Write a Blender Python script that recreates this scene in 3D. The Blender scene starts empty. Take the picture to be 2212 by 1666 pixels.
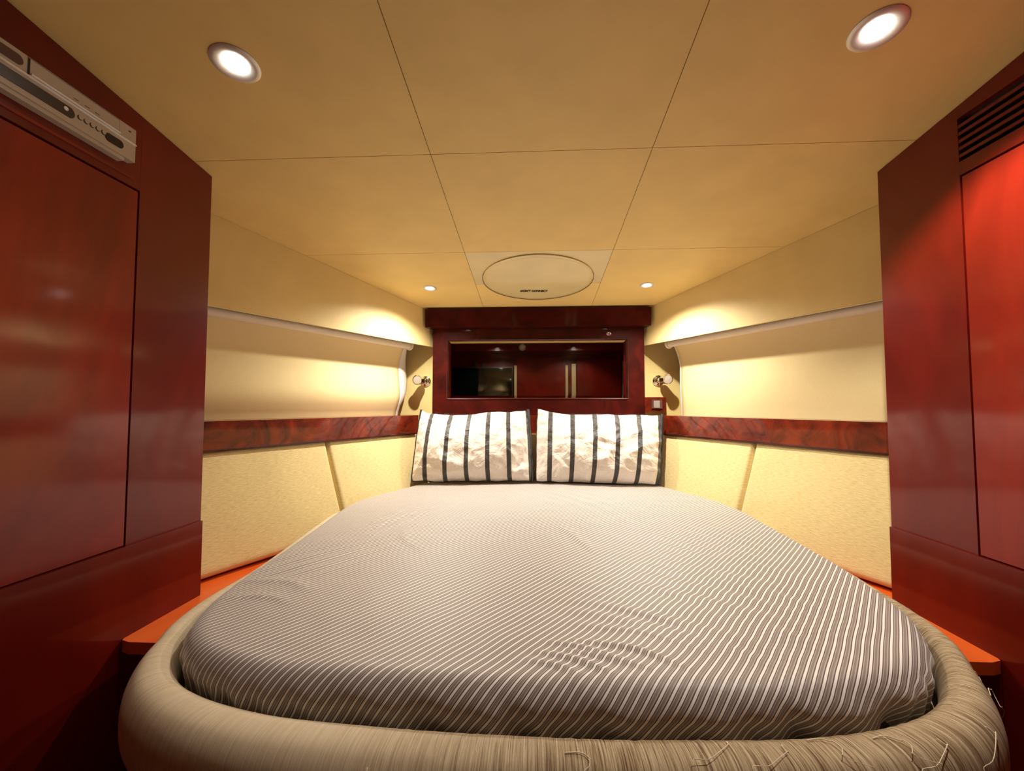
import bpy, bmesh, math, random
from mathutils import Vector, Matrix, noise
random.seed(7)
PI = math.pi
scene = bpy.context.scene
COL = scene.collection

# ------------------------------------------------------------------ camera
cam_d = bpy.data.cameras.new('camera'); cam = bpy.data.objects.new('camera', cam_d); COL.objects.link(cam)
cam_d.sensor_width = 36.0; cam_d.lens = 36.0*940/2212; cam_d.clip_start = 0.02; cam_d.clip_end = 50
cam.location = (-0.0185, 0, 1.2)
cam.rotation_euler = (math.radians(90+2.68), 0, math.radians(2.92))
scene.camera = cam
# ------------------------------------------------------------------ world, exposure
w = bpy.data.worlds.new('world'); scene.world = w; w.use_nodes = True
w.node_tree.nodes['Background'].inputs['Color'].default_value = (0.9, 0.6, 0.35, 1)
w.node_tree.nodes['Background'].inputs['Strength'].default_value = 0.02
vs = scene.view_settings
vs.view_transform = 'Standard'; vs.look = 'None'; vs.gamma = 1; vs.use_curve_mapping = False
vs.exposure = 1.38
# lamp strengths (downlights sit in their own fittings below; the rear fill is added)
P_FRONT = 23.0; P_NEAR = 11.0; P_REAR = 7.0
LAMP_COL = (1.0, 0.93, 0.79)

CA, CB = 2.0512, 0.11                     # ceiling plane z = CA - CB*y
def ceil_z(y): return CA-CB*max(y, 0)
def valance_x(y): return 0.661+0.483*(2.527-y)
def rail_x(y): return 0.69+0.442*(2.5-y)
CEIL_N = Vector((0, CB, 1)).normalized()

# ------------------------------------------------------------------ materials
def new_mat(name):
    m = bpy.data.materials.new(name); m.use_nodes = True
    nt = m.node_tree; b = nt.nodes['Principled BSDF']
    return m, nt, b
def N(nt, t, **kw):
    n = nt.nodes.new(t)
    for k, v in kw.items(): setattr(n, k, v)
    return n
def ramp(nt, fac, stops, interp='LINEAR'):
    r = N(nt, 'ShaderNodeValToRGB'); cr = r.color_ramp; cr.interpolation = interp
    while len(cr.elements) < len(stops): cr.elements.new(0.5)
    for e, (p, c) in zip(cr.elements, stops):
        e.position = p; e.color = (*c, 1)
    nt.links.new(fac, r.inputs[0]); return r
def coords(nt, scale=(1, 1, 1), kind='Object', rot=(0, 0, 0)):
    tc = N(nt, 'ShaderNodeTexCoord'); mp = N(nt, 'ShaderNodeMapping')
    mp.inputs['Scale'].default_value = scale; mp.inputs['Rotation'].default_value = rot
    nt.links.new(tc.outputs[kind], mp.inputs[0]); return mp.outputs[0]
def noise_tex(nt, vec, scale, detail=4, rough=0.5, dist=0.0):
    n = N(nt, 'ShaderNodeTexNoise'); n.inputs['Scale'].default_value = scale
    n.inputs['Detail'].default_value = detail; n.inputs['Roughness'].default_value = rough
    n.inputs['Distortion'].default_value = dist
    nt.links.new(vec, n.inputs['Vector']); return n
def bump(nt, b, h, strength, dist=0.001):
    bp = N(nt, 'ShaderNodeBump'); bp.inputs['Strength'].default_value = strength
    bp.inputs['Distance'].default_value = dist
    nt.links.new(h, bp.inputs['Height']); nt.links.new(bp.outputs[0], b.inputs['Normal']); return bp

def lacquer(name, dark, light, scale=3.0, stretch=(1, 1, 0.35), rough=0.12, dist=1.5, coat=0.7):
    m, nt, b = new_mat(name)
    v = coords(nt, stretch)
    n1 = noise_tex(nt, v, scale, 6, 0.6, dist)
    r = ramp(nt, n1.outputs[0], [(0.3, dark), (0.7, light)])
    nt.links.new(r.outputs[0], b.inputs['Base Color'])
    b.inputs['Roughness'].default_value = 0.35
    b.inputs['Coat Weight'].default_value = coat; b.inputs['Coat Roughness'].default_value = rough
    b.inputs['Coat IOR'].default_value = 1.42
    b.inputs['Specular IOR Level'].default_value = 0.15
    n2 = noise_tex(nt, coords(nt, (1, 1, 1)), 5, 2)
    bp = bump(nt, b, n2.outputs[0], 0.08, 0.01)
    nt.links.new(bp.outputs[0], b.inputs['Coat Normal'])
    return m
M = {}
M['wood'] = lacquer('mahogany_lacquer', (0.10, 0.004, 0.002), (0.19, 0.009, 0.004), 2.2, (1, 1, 0.45), 0.10)
M['wood_door'] = lacquer('mahogany_door_lacquer', (0.15, 0.007, 0.003), (0.28, 0.016, 0.006), 3.0, (1, 1, 0.5), 0.10)
M['burl'] = lacquer('burl_lacquer', (0.050, 0.006, 0.004), (0.27, 0.030, 0.009), 7.0, (1, 1, 1), 0.05, 2.0)
M['burl_dark'] = lacquer('dark_burl_lacquer', (0.028, 0.004, 0.003), (0.085, 0.008, 0.005), 7.0, (1, 1, 1), 0.05, 1.5)
M['ledge'] = lacquer('orange_wood_lacquer', (0.72, 0.100, 0.015), (0.88, 0.165, 0.024), 4.0, (1, 0.3, 1), 0.2, 1.0, 0.6)

def plain(name, col, rough=0.6, metal=0.0, bumpy=None, coat=0.0, sheen=0.0):
    m, nt, b = new_mat(name)
    b.inputs['Roughness'].default_value = rough; b.inputs['Metallic'].default_value = metal
    b.inputs['Coat Weight'].default_value = coat
    b.inputs['Sheen Weight'].default_value = sheen
    n = noise_tex(nt, coords(nt), 6, 3)
    c2 = tuple(c*0.93 for c in col)
    r = ramp(nt, n.outputs[0], [(0.35, c2), (0.65, col)])
    nt.links.new(r.outputs[0], b.inputs['Base Color'])
    if bumpy:
        n2 = noise_tex(nt, coords(nt), bumpy[0], 4, 0.6)
        bump(nt, b, n2.outputs[0], bumpy[1], 0.0006)
    return m
CREAM = (0.78, 0.60, 0.30)
M['ceiling'] = plain('ceiling_vinyl', (0.90, 0.68, 0.275), 0.62, bumpy=(700, 0.25))
M['valance'] = plain('cream_vinyl', (0.87, 0.70, 0.33), 0.5, bumpy=(600, 0.3))
M['wall'] = plain('cream_wall', (0.87, 0.69, 0.29), 0.6, bumpy=(500, 0.2))
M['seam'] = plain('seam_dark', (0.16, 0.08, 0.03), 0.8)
M['hatch'] = plain('cream_gloss_plastic', (0.90, 0.77, 0.42), 0.18, coat=0.5)
M['chrome'] = plain('chrome', (0.85, 0.82, 0.78), 0.07, metal=1.0)
M['bezel'] = plain('bright_bezel', (0.80, 0.78, 0.75), 0.35, metal=0.35)
M['satin'] = plain('satin_chrome', (0.75, 0.72, 0.68), 0.28, metal=1.0)
M['white_plastic'] = plain('pale_plastic', (0.50, 0.42, 0.35), 0.4)
M['white_vinyl'] = plain('white_plastic_tube', (0.86, 0.78, 0.66), 0.4)
M['hem'] = plain('white_blind_backing', (0.86, 0.84, 0.84), 0.5)
M['black'] = plain('black_plastic', (0.012, 0.010, 0.010), 0.3)
M['ink'] = plain('black_ink', (0.01, 0.005, 0.005), 0.6)
M['dark_slot'] = plain('dark_slot', (0.045, 0.03, 0.022), 0.35)
M['oval'] = plain('brown_recess', (0.10, 0.04, 0.03), 0.6)
M['piping'] = plain('black_piping', (0.02, 0.016, 0.014), 0.6)
M['core'] = plain('mattress_core', (0.05, 0.045, 0.04), 0.9)
M['glass_screen'] = plain('dark_glass', (0.004, 0.006, 0.005), 0.08, coat=1)
M['floor'] = lacquer('floor_wood', (0.04, 0.012, 0.006), (0.09, 0.03, 0.012), 6, (0.4, 1, 1), 0.3)

# blind: warm cream fabric
m, nt, b = new_mat('blind_fabric'); M['blind'] = m
v = coords(nt, (1, 1, 1)); n1 = noise_tex(nt, v, 350, 3)
r = ramp(nt, n1.outputs[0], [(0.3, (0.82, 0.67, 0.35)), (0.7, (0.88, 0.74, 0.41))])
nt.links.new(r.outputs[0], b.inputs['Base Color']); b.inputs['Roughness'].default_value = 0.75
bump(nt, b, n1.outputs[0], 0.15, 0.0005)

# cushion fabric: horizontal slubs (UV: u along, v up, metres)
def slub_fabric(name, c1, c2, su=60, sv=900, strength=0.5):
    m, nt, b = new_mat(name)
    n1 = noise_tex(nt, coords(nt, (su, sv, 1), 'UV'), 1.0, 5, 0.65)
    n2 = noise_tex(nt, coords(nt, (1500, 1500, 1), 'UV'), 1.0, 2)
    n3 = noise_tex(nt, coords(nt), 4, 3)
    r = ramp(nt, n1.outputs[0], [(0.30, c1), (0.60, c2)])
    mx = N(nt, 'ShaderNodeMixRGB', blend_type='MULTIPLY'); mx.inputs[0].default_value = 0.35
    nt.links.new(r.outputs[0], mx.inputs[1])
    r2 = ramp(nt, n3.outputs[0], [(0.3, (0.8, 0.78, 0.72)), (0.7, (1, 1, 1))])
    nt.links.new(r2.outputs[0], mx.inputs[2])
    nt.links.new(mx.outputs[0], b.inputs['Base Color'])
    b.inputs['Roughness'].default_value = 0.9; b.inputs['Sheen Weight'].default_value = 0.2
    ad = N(nt, 'ShaderNodeMath', operation='MULTIPLY_ADD'); ad.inputs[1].default_value = 0.35
    nt.links.new(n2.outputs[0], ad.inputs[0]); nt.links.new(n1.outputs[0], ad.inputs[2])
    bump(nt, b, ad.outputs[0], strength, 0.0012)
    return m
M['cushion'] = slub_fabric('cushion_fabric', (0.64, 0.48, 0.20), (0.86, 0.71, 0.36), 45, 480, 0.45)

# frayed rim cords: v runs across the roll, u along it; more worn on the right and in the front middle
m, nt, b = new_mat('frayed_cord'); M['rim'] = m
n1 = noise_tex(nt, coords(nt, (420, 9, 1), 'UV'), 1.0, 6, 0.7, 0.25)
n0 = noise_tex(nt, coords(nt, (160, 5, 1), 'UV'), 1.0, 4, 0.6, 0.5)
at = N(nt, 'ShaderNodeAttribute', attribute_name='wear')
r1 = ramp(nt, n1.outputs[0], [(0.38, (0.16, 0.085, 0.035)), (0.48, (0.46, 0.33, 0.19)), (0.62, (0.76, 0.63, 0.44))])
r0 = ramp(nt, n0.outputs[0], [(0.3, (0.62, 0.50, 0.34)), (0.7, (0.74, 0.64, 0.48))])
mx = N(nt, 'ShaderNodeMixRGB'); nt.links.new(at.outputs['Fac'], mx.inputs[0])
nt.links.new(r0.outputs[0], mx.inputs[1]); nt.links.new(r1.outputs[0], mx.inputs[2])
nt.links.new(mx.outputs[0], b.inputs['Base Color']); b.inputs['Roughness'].default_value = 0.85
mm = N(nt, 'ShaderNodeMath', operation='MULTIPLY'); nt.links.new(n1.outputs[0], mm.inputs[0]); nt.links.new(at.outputs['Fac'], mm.inputs[1])
bump(nt, b, mm.outputs[0], 0.9, 0.004)
M['thread'] = plain('cord_thread', (0.80, 0.68, 0.50), 0.8)

# sheet: fine stripes; UV in metres
SHEET_PERIOD = 0.0122
m, nt, b = new_mat('striped_sheet'); M['sheet'] = m
tc = N(nt, 'ShaderNodeTexCoord'); sp = N(nt, 'ShaderNodeSeparateXYZ')
nt.links.new(tc.outputs['UV'], sp.inputs[0])
mu = N(nt, 'ShaderNodeMath', operation='MULTIPLY'); mu.inputs[1].default_value = 1/SHEET_PERIOD
nt.links.new(sp.outputs['X'], mu.inputs[0])
fr = N(nt, 'ShaderNodeMath', operation='FRACT'); nt.links.new(mu.outputs[0], fr.inputs[0])
WH = (0.90, 0.87, 0.87); BR = (0.07, 0.028, 0.020); GR = (0.29, 0.245, 0.235); TN = (0.20, 0.155, 0.135)
TH = (0.44, 0.385, 0.365)
r = ramp(nt, fr.outputs[0], [(0.0, BR), (0.085, BR), (0.11, WH), (0.375, WH), (0.40, BR), (0.475, BR), (0.50, TH), (0.575, TH), (0.60, GR),
                             (0.655, TN), (0.70, GR), (0.76, TN), (0.81, GR), (0.86, TH), (0.965, TH), (0.985, BR)])
nt.links.new(r.outputs[0], b.inputs['Base Color'])
b.inputs['Roughness'].default_value = 0.55; b.inputs['Sheen Weight'].default_value = 0.3
n1 = noise_tex(nt, coords(nt, (1, 1, 1)), 14, 3, 0.5)
bump(nt, b, n1.outputs[0], 0.10, 0.01)

# pillow case: white with charcoal stripes (UV 0..1)
def pillow_mat(name, first):
    m, nt, b = new_mat(name)
    tc = N(nt, 'ShaderNodeTexCoord'); sp = N(nt, 'ShaderNodeSeparateXYZ')
    nt.links.new(tc.outputs['UV'], sp.inputs[0])
    a = N(nt, 'ShaderNodeMath', operation='MULTIPLY_ADD')
    a.inputs[1].default_value = 1/0.1755; a.inputs[2].default_value = -first/0.1755+0.5+10
    nt.links.new(sp.outputs['X'], a.inputs[0])
    f = N(nt, 'ShaderNodeMath', operation='FRACT'); nt.links.new(a.outputs[0], f.inputs[0])
    d = N(nt, 'ShaderNodeMath', operation='SUBTRACT'); d.inputs[1].default_value = 0.5
    nt.links.new(f.outputs[0], d.inputs[0])
    ab = N(nt, 'ShaderNodeMath', operation='ABSOLUTE'); nt.links.new(d.outputs[0], ab.inputs[0])
    r = ramp(nt, ab.outputs[0], [(0.0, (0.045, 0.038, 0.034)), (0.098, (0.045, 0.038, 0.034)), (0.108, (0.86, 0.78, 0.70))])
    nt.links.new(r.outputs[0], b.inputs['Base Color'])
    b.inputs['Roughness'].default_value = 0.55; b.inputs['Sheen Weight'].default_value = 0.25
    n1 = noise_tex(nt, coords(nt, (7, 7, 7)), 1.0, 5, 0.55, 1.6)
    n2 = noise_tex(nt, coords(nt, (16, 10, 16)), 1.0, 3, 0.5, 2.0)
    ad = N(nt, 'ShaderNodeMath', operation='MULTIPLY_ADD'); ad.inputs[1].default_value = 0.5
    nt.links.new(n2.outputs[0], ad.inputs[0]); nt.links.new(n1.outputs[0], ad.inputs[2])
    bump(nt, b, ad.outputs[0], 0.5, 0.03)
    return m
M['pillow_a'] = pillow_mat('pillow_case_left', 0.115); M['pillow_b'] = pillow_mat('pillow_case_right', 0.105)

m, nt, b = new_mat('mirror'); M['mirror'] = m
b.inputs['Base Color'].default_value = (0.62, 0.57, 0.54, 1); b.inputs['Metallic'].default_value = 1; b.inputs['Roughness'].default_value = 0.015
m, nt, b = new_mat('lamp_glow'); M['glow'] = m
b.inputs['Emission Color'].default_value = (1, 0.93, 0.82, 1); b.inputs['Emission Strength'].default_value = 10
b.inputs['Base Color'].default_value = (1, 1, 1, 1)
m, nt, b = new_mat('frosted_lens'); M['lens'] = m
b.inputs['Base Color'].default_value = (0.42, 0.37, 0.32, 1); b.inputs['Roughness'].default_value = 0.25; b.inputs['Coat Weight'].default_value = 0.8

# ------------------------------------------------------------------ helpers
def link(name, me, mat, parent=None, smooth=False):
    o = bpy.data.objects.new(name, me); COL.objects.link(o)
    if mat is not None and not me.materials: me.materials.append(mat)
    if parent is not None: o.parent = parent
    if smooth:
        me.polygons.foreach_set('use_smooth', [True]*len(me.polygons))
    return o
def pydata(name, vs_, fs, mat, parent=None, smooth=False, uvs=None):
    me = bpy.data.meshes.new(name); me.from_pydata([tuple(v) for v in vs_], [], fs); me.update()
    if uvs is not None:
        ul = me.uv_layers.new(name='UVMap'); arr = []
        for l in me.loops: arr.extend(uvs[l.vertex_index])
        ul.data.foreach_set('uv', arr)
    return link(name, me, mat, parent, smooth)
def tag(o, label, cat, group=None):
    o['label'] = label; o['category'] = cat
    if group: o['group'] = group
    return o
def struct(o, label=None):
    o['kind'] = 'structure'
    if label: o['label'] = label
    return o
def empty(name, loc=(0, 0, 0)):
    o = bpy.data.objects.new(name, None); COL.objects.link(o); o.location = loc; o.empty_display_size = 0.05
    bpy.context.view_layer.update()
    return o
def put(o, parent):
    """parent keeping world position (parents here are only translated)"""
    o.parent = parent; o.matrix_parent_inverse = Matrix.Translation(-parent.location); return o
def finish(bm, name, mat, parent=None, smooth=False, bevel=0.0, seg=2):
    if bevel:
        es = [e for e in bm.edges if len(e.link_faces) == 2 and e.calc_face_angle(0) > 0.6]
        bmesh.ops.bevel(bm, geom=es, offset=bevel, segments=seg, affect='EDGES', clamp_overlap=True)
    bmesh.ops.recalc_face_normals(bm, faces=bm.faces)
    me = bpy.data.meshes.new(name); bm.to_mesh(me); bm.free()
    if smooth or bevel:
        me.polygons.foreach_set('use_smooth', [True]*len(me.polygons))
        me.update()
        try: me.set_sharp_from_angle(angle=0.7)
        except Exception: pass
    o = link(name, me, mat)
    if parent is not None: put(o, parent)
    return o
def prism(name, pts, d, mat, parent=None, bevel=0.0, seg=2, smooth=False):
    """polygon (3D points) extruded by vector d"""
    bm = bmesh.new(); d = Vector(d)
    a = [bm.verts.new(Vector(p)) for p in pts]; c = [bm.verts.new(Vector(p)+d) for p in pts]
    n = len(pts)
    bm.faces.new(a); bm.faces.new(list(reversed(c)))
    for i in range(n): bm.faces.new([a[i], a[(i+1) % n], c[(i+1) % n], c[i]])
    return finish(bm, name, mat, parent, smooth, bevel, seg)
def box(name, lo, hi, mat, parent=None, bevel=0.0, seg=2):
    x0, y0, z0 = lo; x1, y1, z1 = hi
    return prism(name, [(x0, y0, z0), (x1, y0, z0), (x1, y1, z0), (x0, y1, z0)], (0, 0, z1-z0), mat, parent, bevel, seg)
def frame_basis(axis):
    axis = Vector(axis).normalized()
    t = Vector((0, 0, 1)) if abs(axis.z) < 0.9 else Vector((1, 0, 0))
    u = axis.cross(t).normalized(); v = u.cross(axis).normalized()
    return axis, u, v
def lathe(name, org, axis, prof, mat, parent=None, n=40, cap=True):
    """prof: list of (distance along axis, radius)"""
    a, u, v = frame_basis(axis); org = Vector(org); bm = bmesh.new(); rings = []
    for (t, r) in prof:
        rings.append([bm.verts.new(org+a*t+(u*math.cos(2*PI*i/n)+v*math.sin(2*PI*i/n))*r) for i in range(n)])
    for k in range(len(rings)-1):
        for i in range(n):
            bm.faces.new([rings[k][i], rings[k][(i+1) % n], rings[k+1][(i+1) % n], rings[k+1][i]])
    if cap:
        bm.faces.new(rings[0]); bm.faces.new(list(reversed(rings[-1])))
    bmesh.ops.recalc_face_normals(bm, faces=bm.faces)
    me = bpy.data.meshes.new(name); bm.to_mesh(me); bm.free()
    me.polygons.foreach_set('use_smooth', [True]*len(me.polygons)); me.update()
    try: me.set_sharp_from_angle(angle=0.6)
    except Exception: pass
    o = link(name, me, mat)
    if parent is not None: put(o, parent)
    return o
def tube(name, pts, rad, mat, parent=None, n=8, taper=None):
    bm = bmesh.new(); rings = []; pts = [Vector(p) for p in pts]
    for i, p in enumerate(pts):
        d = (pts[min(i+1, len(pts)-1)]-pts[max(i-1, 0)]).normalized()
        _, u, v = frame_basis(d); r = rad*(taper(i/(len(pts)-1)) if taper else 1)
        rings.append([bm.verts.new(p+(u*math.cos(2*PI*k/n)+v*math.sin(2*PI*k/n))*r) for k in range(n)])
    for k in range(len(rings)-1):
        for i in range(n):
            bm.faces.new([rings[k][i], rings[k][(i+1) % n], rings[k+1][(i+1) % n], rings[k+1][i]])
    bm.faces.new(rings[0]); bm.faces.new(list(reversed(rings[-1])))
    return finish(bm, name, mat, parent, True)
def catmull(P, n=12, closed=False):
    out = []; P = [Vector(p) for p in P]; m_ = len(P)
    rng = range(m_ if closed else m_-1)
    for i in rng:
        p0 = P[(i-1) % m_] if closed or i > 0 else P[0]*2-P[1]
        p1 = P[i]; p2 = P[(i+1) % m_]
        p3 = P[(i+2) % m_] if closed or i+2 < m_ else P[-1]*2-P[-2]
        for k in range(n):
            t = k/n
            out.append(0.5*((2*p1)+(p2-p0)*t+(2*p0-5*p1+4*p2-p3)*t*t+(3*p1-p0-3*p2+p3)*t**3))
    if not closed: out.append(P[-1])
    return out

# ------------------------------------------------------------------ setting: floor, ceiling, walls
YR = -1.35                                  # rear of the room, behind the camera
struct(box('floor', (-1.6, YR, -0.05), (1.6, 2.8, 0.0), M['floor']))
# ceiling carcass with separate lining panels hung below it
cz = lambda y: CA-CB*y
ceil = prism('ceiling', [(-1.8, 0, cz(0)+0.004), (-1.8, 2.8, cz(2.8)+0.004), (-1.8, 2.8, cz(2.8)+0.06), (-1.8, 0, cz(0)+0.06),
                         (-1.8, YR, CA+0.06), (-1.8, YR, CA+0.004)], (3.6, 0, 0), M['seam'])
struct(ceil)
SX, SY1, SY2, GAP = 0.313, 1.20, 1.81, 0.0019
def cpanel(x0, x1, y0, y1, xs=None, mat='ceiling', name='ceiling_panel', dz=0.0, flat=False):
    """x limits may be given per end: x0=(at y0, at y1)"""
    x0a, x0b = x0 if isinstance(x0, tuple) else (x0, x0); x1a, x1b = x1 if isinstance(x1, tuple) else (x1, x1)
    z = (lambda y: CA) if flat else cz
    pts = [(x0a, y0, z(y0)-dz), (x1a, y0, z(y0)-dz), (x1b, y1, z(y1)-dz), (x0b, y1, z(y1)-dz)]
    return prism(name, pts, (0, 0, 0.0055+dz), M[mat], ceil, 0.0012, 1)
g = GAP/2
YB = 2.66
for y0, y1 in ((0.0, SY1), (SY1, SY2), (SY2, YB)):
    e0, e1 = valance_x(y0)+0.01, valance_x(y1)+0.01
    e0 = min(e0, 1.78)
    cpanel((-e0, -e1), (-SX-g, -SX-g), y0+g, y1-g)
    cpanel((SX+g, SX+g), (e0, e1), y0+g, y1-g)
    if y1 != YB: cpanel(-SX+g, SX-g, y0+g, y1-g)
cpanel(-SX+g, SX-g, 2.165, YB)
for x0, x1 in ((-1.5, -SX-g), (-SX+g, SX-g), (SX+g, 1.5)):
    cpanel(x0, x1, YR+0.02, -g, flat=True)

# front bulkhead
wf = struct(box('wall_front', (-1.3, 2.66, 0), (1.3, 2.72, 1.85), M['wall']))
struct(box('wall_back', (-1.5, YR-0.05, 0), (1.5, YR, 2.06), M['wood']))
for sname, s in (('left', -1), ('right', 1)):
    # hull lining behind the blind and behind the cushions (flares outward upwards)
    pts = []
    for y in (1.0, 2.66):
        pts.append([(s*(rail_x(y)-0.03), y, 0.55), (s*(rail_x(y)+0.10), y, 1.05), (s*(rail_x(y)+0.26), y, 1.13),
                    (s*(rail_x(y)+0.27), y, 1.80), (s*(rail_x(y)+0.28), y, 1.95),
                    (s*(rail_x(y)+0.32), y, 1.95), (s*(rail_x(y)+0.32), y, 0.55)])
    vsx = pts[0]+pts[1]; n = 7
    fs = [tuple(range(n)), tuple(reversed(range(n, 2*n)))]+[(i, (i+1) % n, n+(i+1) % n, n+i) for i in range(n)]
    me = bpy.data.meshes.new('wall_'+sname); bm = bmesh.new()
    bv = [bm.verts.new(p) for p in vsx]
    for f in fs: bm.faces.new([bv[i] for i in f])
    wl = finish(bm, 'wall_'+sname, M['wall']); struct(wl)
    # valance board
    y0, y1 = 1.22, 2.655
    v0, v1 = valance_x(y0), valance_x(y1)
    p = [(s*v0, y0, 1.558), (s*v1, y1, 1.558), (s*v1, y1, cz(y1)-0.001), (s*v0, y0, cz(y0)-0.001)]
    nv = Vector((s*1, 0.483, 0)).normalized()
    va = prism('valance_panel', p, nv*0.016, M['valance'], wl, 0.003, 2)
    # thin edge bead under the valance
    tube('edge_bead', [(s*(v0+0.003), y0, 1.5575), (s*(v1+0.003), y1, 1.5575)], 0.0035, M['valance'], wl, 8)
    # outer cabin side and rear side walls
    struct(box('wall_rear_'+sname, (s*1.5 if s > 0 else -1.56, YR, 0), (1.56 if s > 0 else -1.5, 0.05, 2.06), M['wood']))

# burl rails (side rails and head rail)
for k, s in ((1, -1), (2, 1)):
    y0, y1 = 1.15, 2.50
    a, b_ = rail_x(y0), rail_x(y1)
    dep = 0.27
    pts = [(s*a, y0, 1.042), (s*b_, y1, 1.042), (s*(b_+0.10), 2.655, 1.042), (s*(a+dep), y0+0.06, 1.042)]
    # inner corner continues to the bulkhead
    t = prism('trim_%d' % k, pts, (0, 0, 0.104), M['burl'], None, 0.006, 3)
    struct(t, 'glossy red burl wood rail along the %s side above the cushions' % ('left' if s < 0 else 'right'))
    # lower lip moulding
    tube('lip_moulding', [(s*(a+0.003), y0, 1.0425), (s*(b_+0.003), y1, 1.0425)], 0.005, M['burl_dark'], t, 8)
t = box('trim_3', (-0.688, 2.502, 1.042), (0.688, 2.655, 1.146), M['burl'], None, 0.006, 3)
struct(t, 'glossy burl wood rail across the head of the berth behind the pillows')

struct(box('trim_9', (-1.5, YR, 1.955), (1.5, -0.80, CA-0.002), M['wood'], None, 0.003))
# rear doors, mouldings seen in the mirror
d1 = struct(box('door_1', (-0.27, YR+0.001, 0.05), (0.44, YR+0.03, 1.92), M['wood_door'], None, 0.004))
d2 = struct(box('door_2', (0.62, YR+0.001, 0.05), (1.26, YR+0.03, 1.88), M['wood_door'], None, 0.004))
for i, (x, z) in enumerate(((-0.295, 1.80), (0.462, 1.80), (0.565, 1.82), (1.30, 1.86))):
    wd = 0.018 if i != 2 else 0.03
    st = struct(box('trim_%d' % (i+4), (x-wd, YR+0.001, 0.05), (x+wd, YR+0.035, z), M['valance'], None, 0.003))
tv = empty('television', (-0.78, YR+0.03, 1.4))
tag(tv, 'dark television screen on the rear wall, seen in the headboard mirror', 'television')
box('screen_frame', (-1.24, YR+0.001, 1.10), (-0.33, YR+0.05, 1.78), M['black'], tv, 0.006)
box('screen', (-1.22, YR+0.045, 1.12), (-0.35, YR+0.053, 1.76), M['glass_screen'], tv, 0.001)
box('bracket', (-0.93, YR+0.001, 1.775), (-0.885, YR+0.03, 1.85), M['black'], tv, 0.004)
box('bracket', (-0.80, YR+0.001, 1.775), (-0.755, YR+0.03, 1.84), M['black'], tv, 0.004)
sd = empty('smoke_detector', (-0.18, -0.80, 2.0))
tag(sd, 'small round white smoke detector on the rear beam, seen in the mirror', 'smoke detector')
lathe('detector_body', (-0.18, -0.7995, 2.0), (0, 1, 0), [(0, 0.048), (0.015, 0.048), (0.03, 0.040), (0.045, 0.028), (0.05, 0.01)], M['hem'], sd, 32)

# ------------------------------------------------------------------ headboard cabinet
hb = empty('headboard_cabinet', (0, 2.6, 1.146))
tag(hb, 'dark glossy burl headboard cabinet with cornice and wide mirror', 'cabinet')
# body with opening for mirror: four pieces joined into one front panel
bm = bmesh.new()
def bm_box(bm, lo, hi):
    x0, y0, z0 = lo; x1, y1, z1 = hi
    v = [bm.verts.new(p) for p in ((x0, y0, z0), (x1, y0, z0), (x1, y1, z0), (x0, y1, z0), (x0, y0, z1), (x1, y0, z1), (x1, y1, z1), (x0, y1, z1))]
    for f in ((0, 1, 2, 3), (7, 6, 5, 4), (0, 4, 5, 1), (1, 5, 6, 2), (2, 6, 7, 3), (3, 7, 4, 0)): bm.faces.new([v[i] for i in f])
bx = 0.621; mx0, mx1, mz0, mz1 = -0.533, 0.525, 1.240, 1.592
yb = 2.552
bm_box(bm, (-bx, yb, 1.147), (mx0, 2.655, 1.665)); bm_box(bm, (mx1, yb, 1.147), (bx, 2.655, 1.665))
bm_box(bm, (mx0, yb, 1.147), (mx1, 2.655, mz0)); bm_box(bm, (mx0, yb, mz1), (mx1, 2.655, 1.665))
finish(bm, 'body', M['burl_dark'], hb)
prism('cornice', [(-0.655, 2.504, 1.660), (-0.655, 2.494, 1.764), (-0.655, 2.655, 1.764), (-0.655, 2.655, 1.660)], (1.304, 0, 0), M['burl_dark'], hb, 0.004, 3)
box('cornice_cap', (-0.640, 2.512, 1.762), (0.634, 2.655, 1.772), M['burl_dark'], hb, 0.002)
# mirror frame moulding: mitred ring profile
def ring_mould(name, x0, x1, z0, z1, y, prof, mat, parent):
    bm = bmesh.new(); loops = []
    for (o, h) in prof:                       # o inward offset, h proud of y
        loops.append([bm.verts.new(p) for p in ((x0+o, y-h, z0+o), (x1-o, y-h, z0+o), (x1-o, y-h, z1-o), (x0+o, y-h, z1-o))])
    for k in range(len(loops)-1):
        for i in range(4):
            bm.faces.new([loops[k][i], loops[k][(i+1) % 4], loops[k+1][(i+1) % 4], loops[k+1][i]])
    return finish(bm, name, mat, parent, True)
ring_mould('mirror_frame', mx0-0.004, mx1+0.004, mz0-0.004, mz1+0.004, yb,
           [(0, -0.002), (0.001, 0.003), (0.004, 0.005), (0.007, 0.003), (0.009, -0.006), (0.011, -0.014)], M['burl_dark'], hb)
# mirror glass with bevelled edge
bm = bmesh.new()
ix0, ix1, iz0, iz1 = mx0+0.006, mx1-0.006, mz0+0.006, mz1-0.006
ym = yb+0.012
o1 = [bm.verts.new(p) for p in ((ix0, ym+0.0012, iz0), (ix1, ym+0.0012, iz0), (ix1, ym+0.0012, iz1), (ix0, ym+0.0012, iz1))]
o2 = [bm.verts.new(p) for p in ((ix0+0.014, ym, iz0+0.014), (ix1-0.014, ym, iz0+0.014), (ix1-0.014, ym, iz1-0.014), (ix0+0.014, ym, iz1-0.014))]
bm.faces.new(o2)
for i in range(4): bm.faces.new([o1[i], o1[(i+1) % 4], o2[(i+1) % 4], o2[i]])
bk = [bm.verts.new(v.co+Vector((0, 0.004, 0))) for v in o1]
bm.faces.new(list(reversed(bk)))
for i in range(4): bm.faces.new([o1[i], bk[i], bk[(i+1) % 4], o1[(i+1) % 4]])
finish(bm, 'mirror', M['mirror'], hb)
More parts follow.
